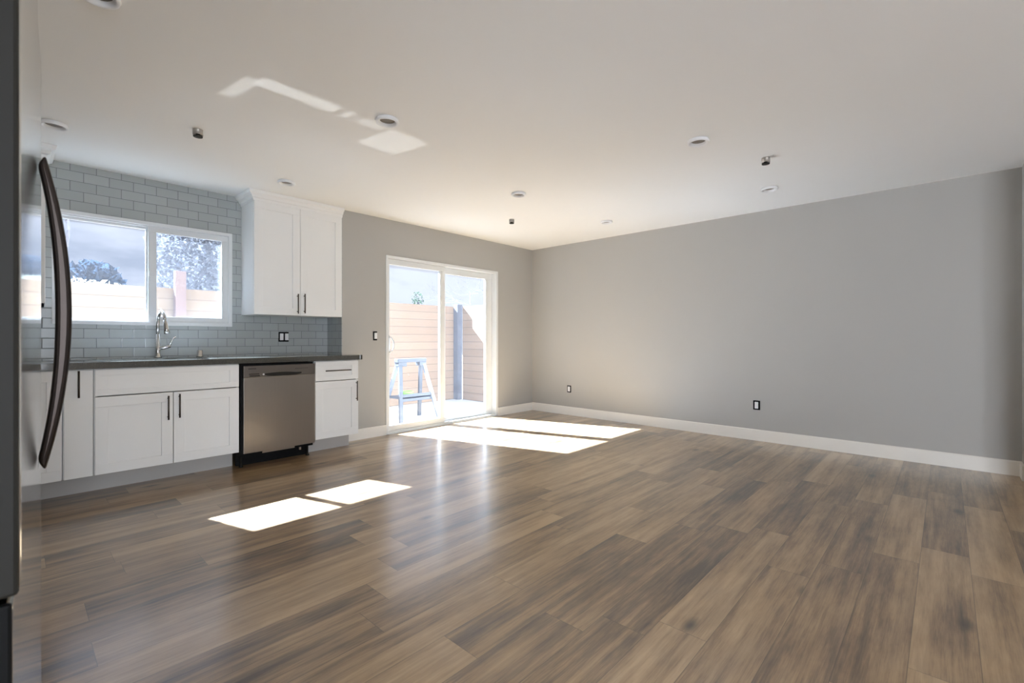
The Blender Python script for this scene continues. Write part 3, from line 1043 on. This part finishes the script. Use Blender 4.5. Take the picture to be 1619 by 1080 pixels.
lathe(bm, (SHX - 0.07, SHY - 0.03, 0.266), [(0, 0), (0.06, 0), (0.075, 0.02), (0.078, 0.06), (0.06, 0.066), (0.055, 0.05), (0, 0.05)], 20)
tag(obj('plastic_tub', bm, 'lime', None, 0, True), 'small lime green plastic tub on the sawhorse tray', 'tub')

# vegetation
def leaves(n, centre, rad, size, seed, shape=1.0, hollow=0.35):
    rng = random.Random(seed)
    bm = bmesh.new()
    k = 0
    while k < n:
        p = Vector((rng.uniform(-1, 1), rng.uniform(-1, 1), rng.uniform(-1, 1)))
        l = p.length
        if l > 1 or l < hollow * rng.random():
            continue
        c = Vector(centre) + Vector((p.x * rad[0], p.y * rad[1], p.z * rad[2]))
        a = Vector((rng.gauss(0, 1), rng.gauss(0, 1), rng.gauss(0, 1))).normalized()
        b = a.cross(Vector((rng.gauss(0, 1), rng.gauss(0, 1), rng.gauss(0, 1)))).normalized()
        s = size * rng.uniform(0.6, 1.3)
        q = [c - a * s, c + b * s * 0.45, c + a * s, c - b * s * 0.45]
        bm.faces.new([bm.verts.new(v) for v in q])
        k += 1
    return bm

def branches(bm, p, d, length, r, depth, rng, spread=0.55):
    pts = [p]
    q = Vector(p)
    dd = Vector(d).normalized()
    for i in range(3):
        dd = (dd + Vector((rng.gauss(0, .12), rng.gauss(0, .12), rng.gauss(0, .08)))).normalized()
        q = q + dd * length / 3
        pts.append(Vector(q))
    tube(bm, pts, [r, r * .9, r * .8, r * .62], 5)
    if depth:
        for k in range(rng.choice((2, 3, 3))):
            nd = (dd + Vector((rng.gauss(0, spread), rng.gauss(0, spread), rng.gauss(0.1, spread * .7)))).normalized()
            branches(bm, pts[rng.choice((2, 3, 3))], nd, length * rng.uniform(.6, .82), r * .55, depth - 1, rng, spread)

def bare_tree(name, label, x, y, h, seed, lean=(0, 0), r=0.10, depth=5):
    t = thing(name, label, 'tree', (x, y, GZ))
    rng = random.Random(seed)
    bm = bmesh.new()
    tube(bm, [(x, y, GZ), (x + lean[0] * .4, y + lean[1] * .4, GZ + h * .22), (x + lean[0], y + lean[1], GZ + h * .45)], [r * 1.3, r * 1.1, r], 8)
    obj('trunk', bm, 'bark', t, 0, True)
    bm = bmesh.new()
    for k in range(4):
        nd = Vector((rng.gauss(lean[0] * .3, .6), rng.gauss(0, .5), rng.uniform(.35, .9)))
        branches(bm, Vector((x + lean[0], y + lean[1], GZ + h * .44)), nd, h * .24, r * .6, depth - 1, rng)
    obj('branches', bm, 'bark', t)
def leafy_tree(name, label, x, y, z, rad, n, size, seed, mat, cat='tree', trunk=True):
    t = thing(name, label, cat, (x, y, GZ))
    bm = bmesh.new()
    tube(bm, [(x, y, GZ), (x + .03, y, z - rad[2] * .5), (x, y, z)], [0.07, 0.06, 0.03], 8)
    obj('trunk', bm, 'bark', t, 0, True)
    obj('crown', leaves(n, (x, y, z), rad, size, seed), mat, t)

bare_tree('bare_tree', 'bare winter tree above the side fence in the right door panel', 13.3, 13.9, 4.3, 11, (0.1, 0.1), 0.05, 5)
bare_tree('bare_tree', 'bare tree with fine twigs at the left of the kitchen window', 0.75, 10.6, 4.4, 5, (-0.2, 0.0), 0.06, 5)
leafy_tree('young_tree', 'small leafy sprig of tree above the fence in the left door panel', 6.95, 9.7, 2.02, (0.17, 0.15, 0.26), 70, 0.045, 3, 'leaf_green')
leafy_tree('dark_evergreen_tree', 'dark blue-green evergreen beyond the fence in the left window pane', 0.80, 8.8, 1.80, (0.34, 0.4, 0.40), 1300, 0.07, 21, 'leaf_dark')
leafy_tree('grey_tree', 'hazy grey tree filling the right pane of the kitchen window', 3.3, 11.5, 2.9, (1.5, 1.2, 1.35), 6500, 0.075, 8, 'leaf_grey')
leafy_tree('pale_bush', 'pale sunlit bush spilling over the fence top in the left window pane', 0.62, 7.50, 1.60, (0.55, 0.20, 0.20), 800, 0.040, 15, 'leaf_pale', 'bush')
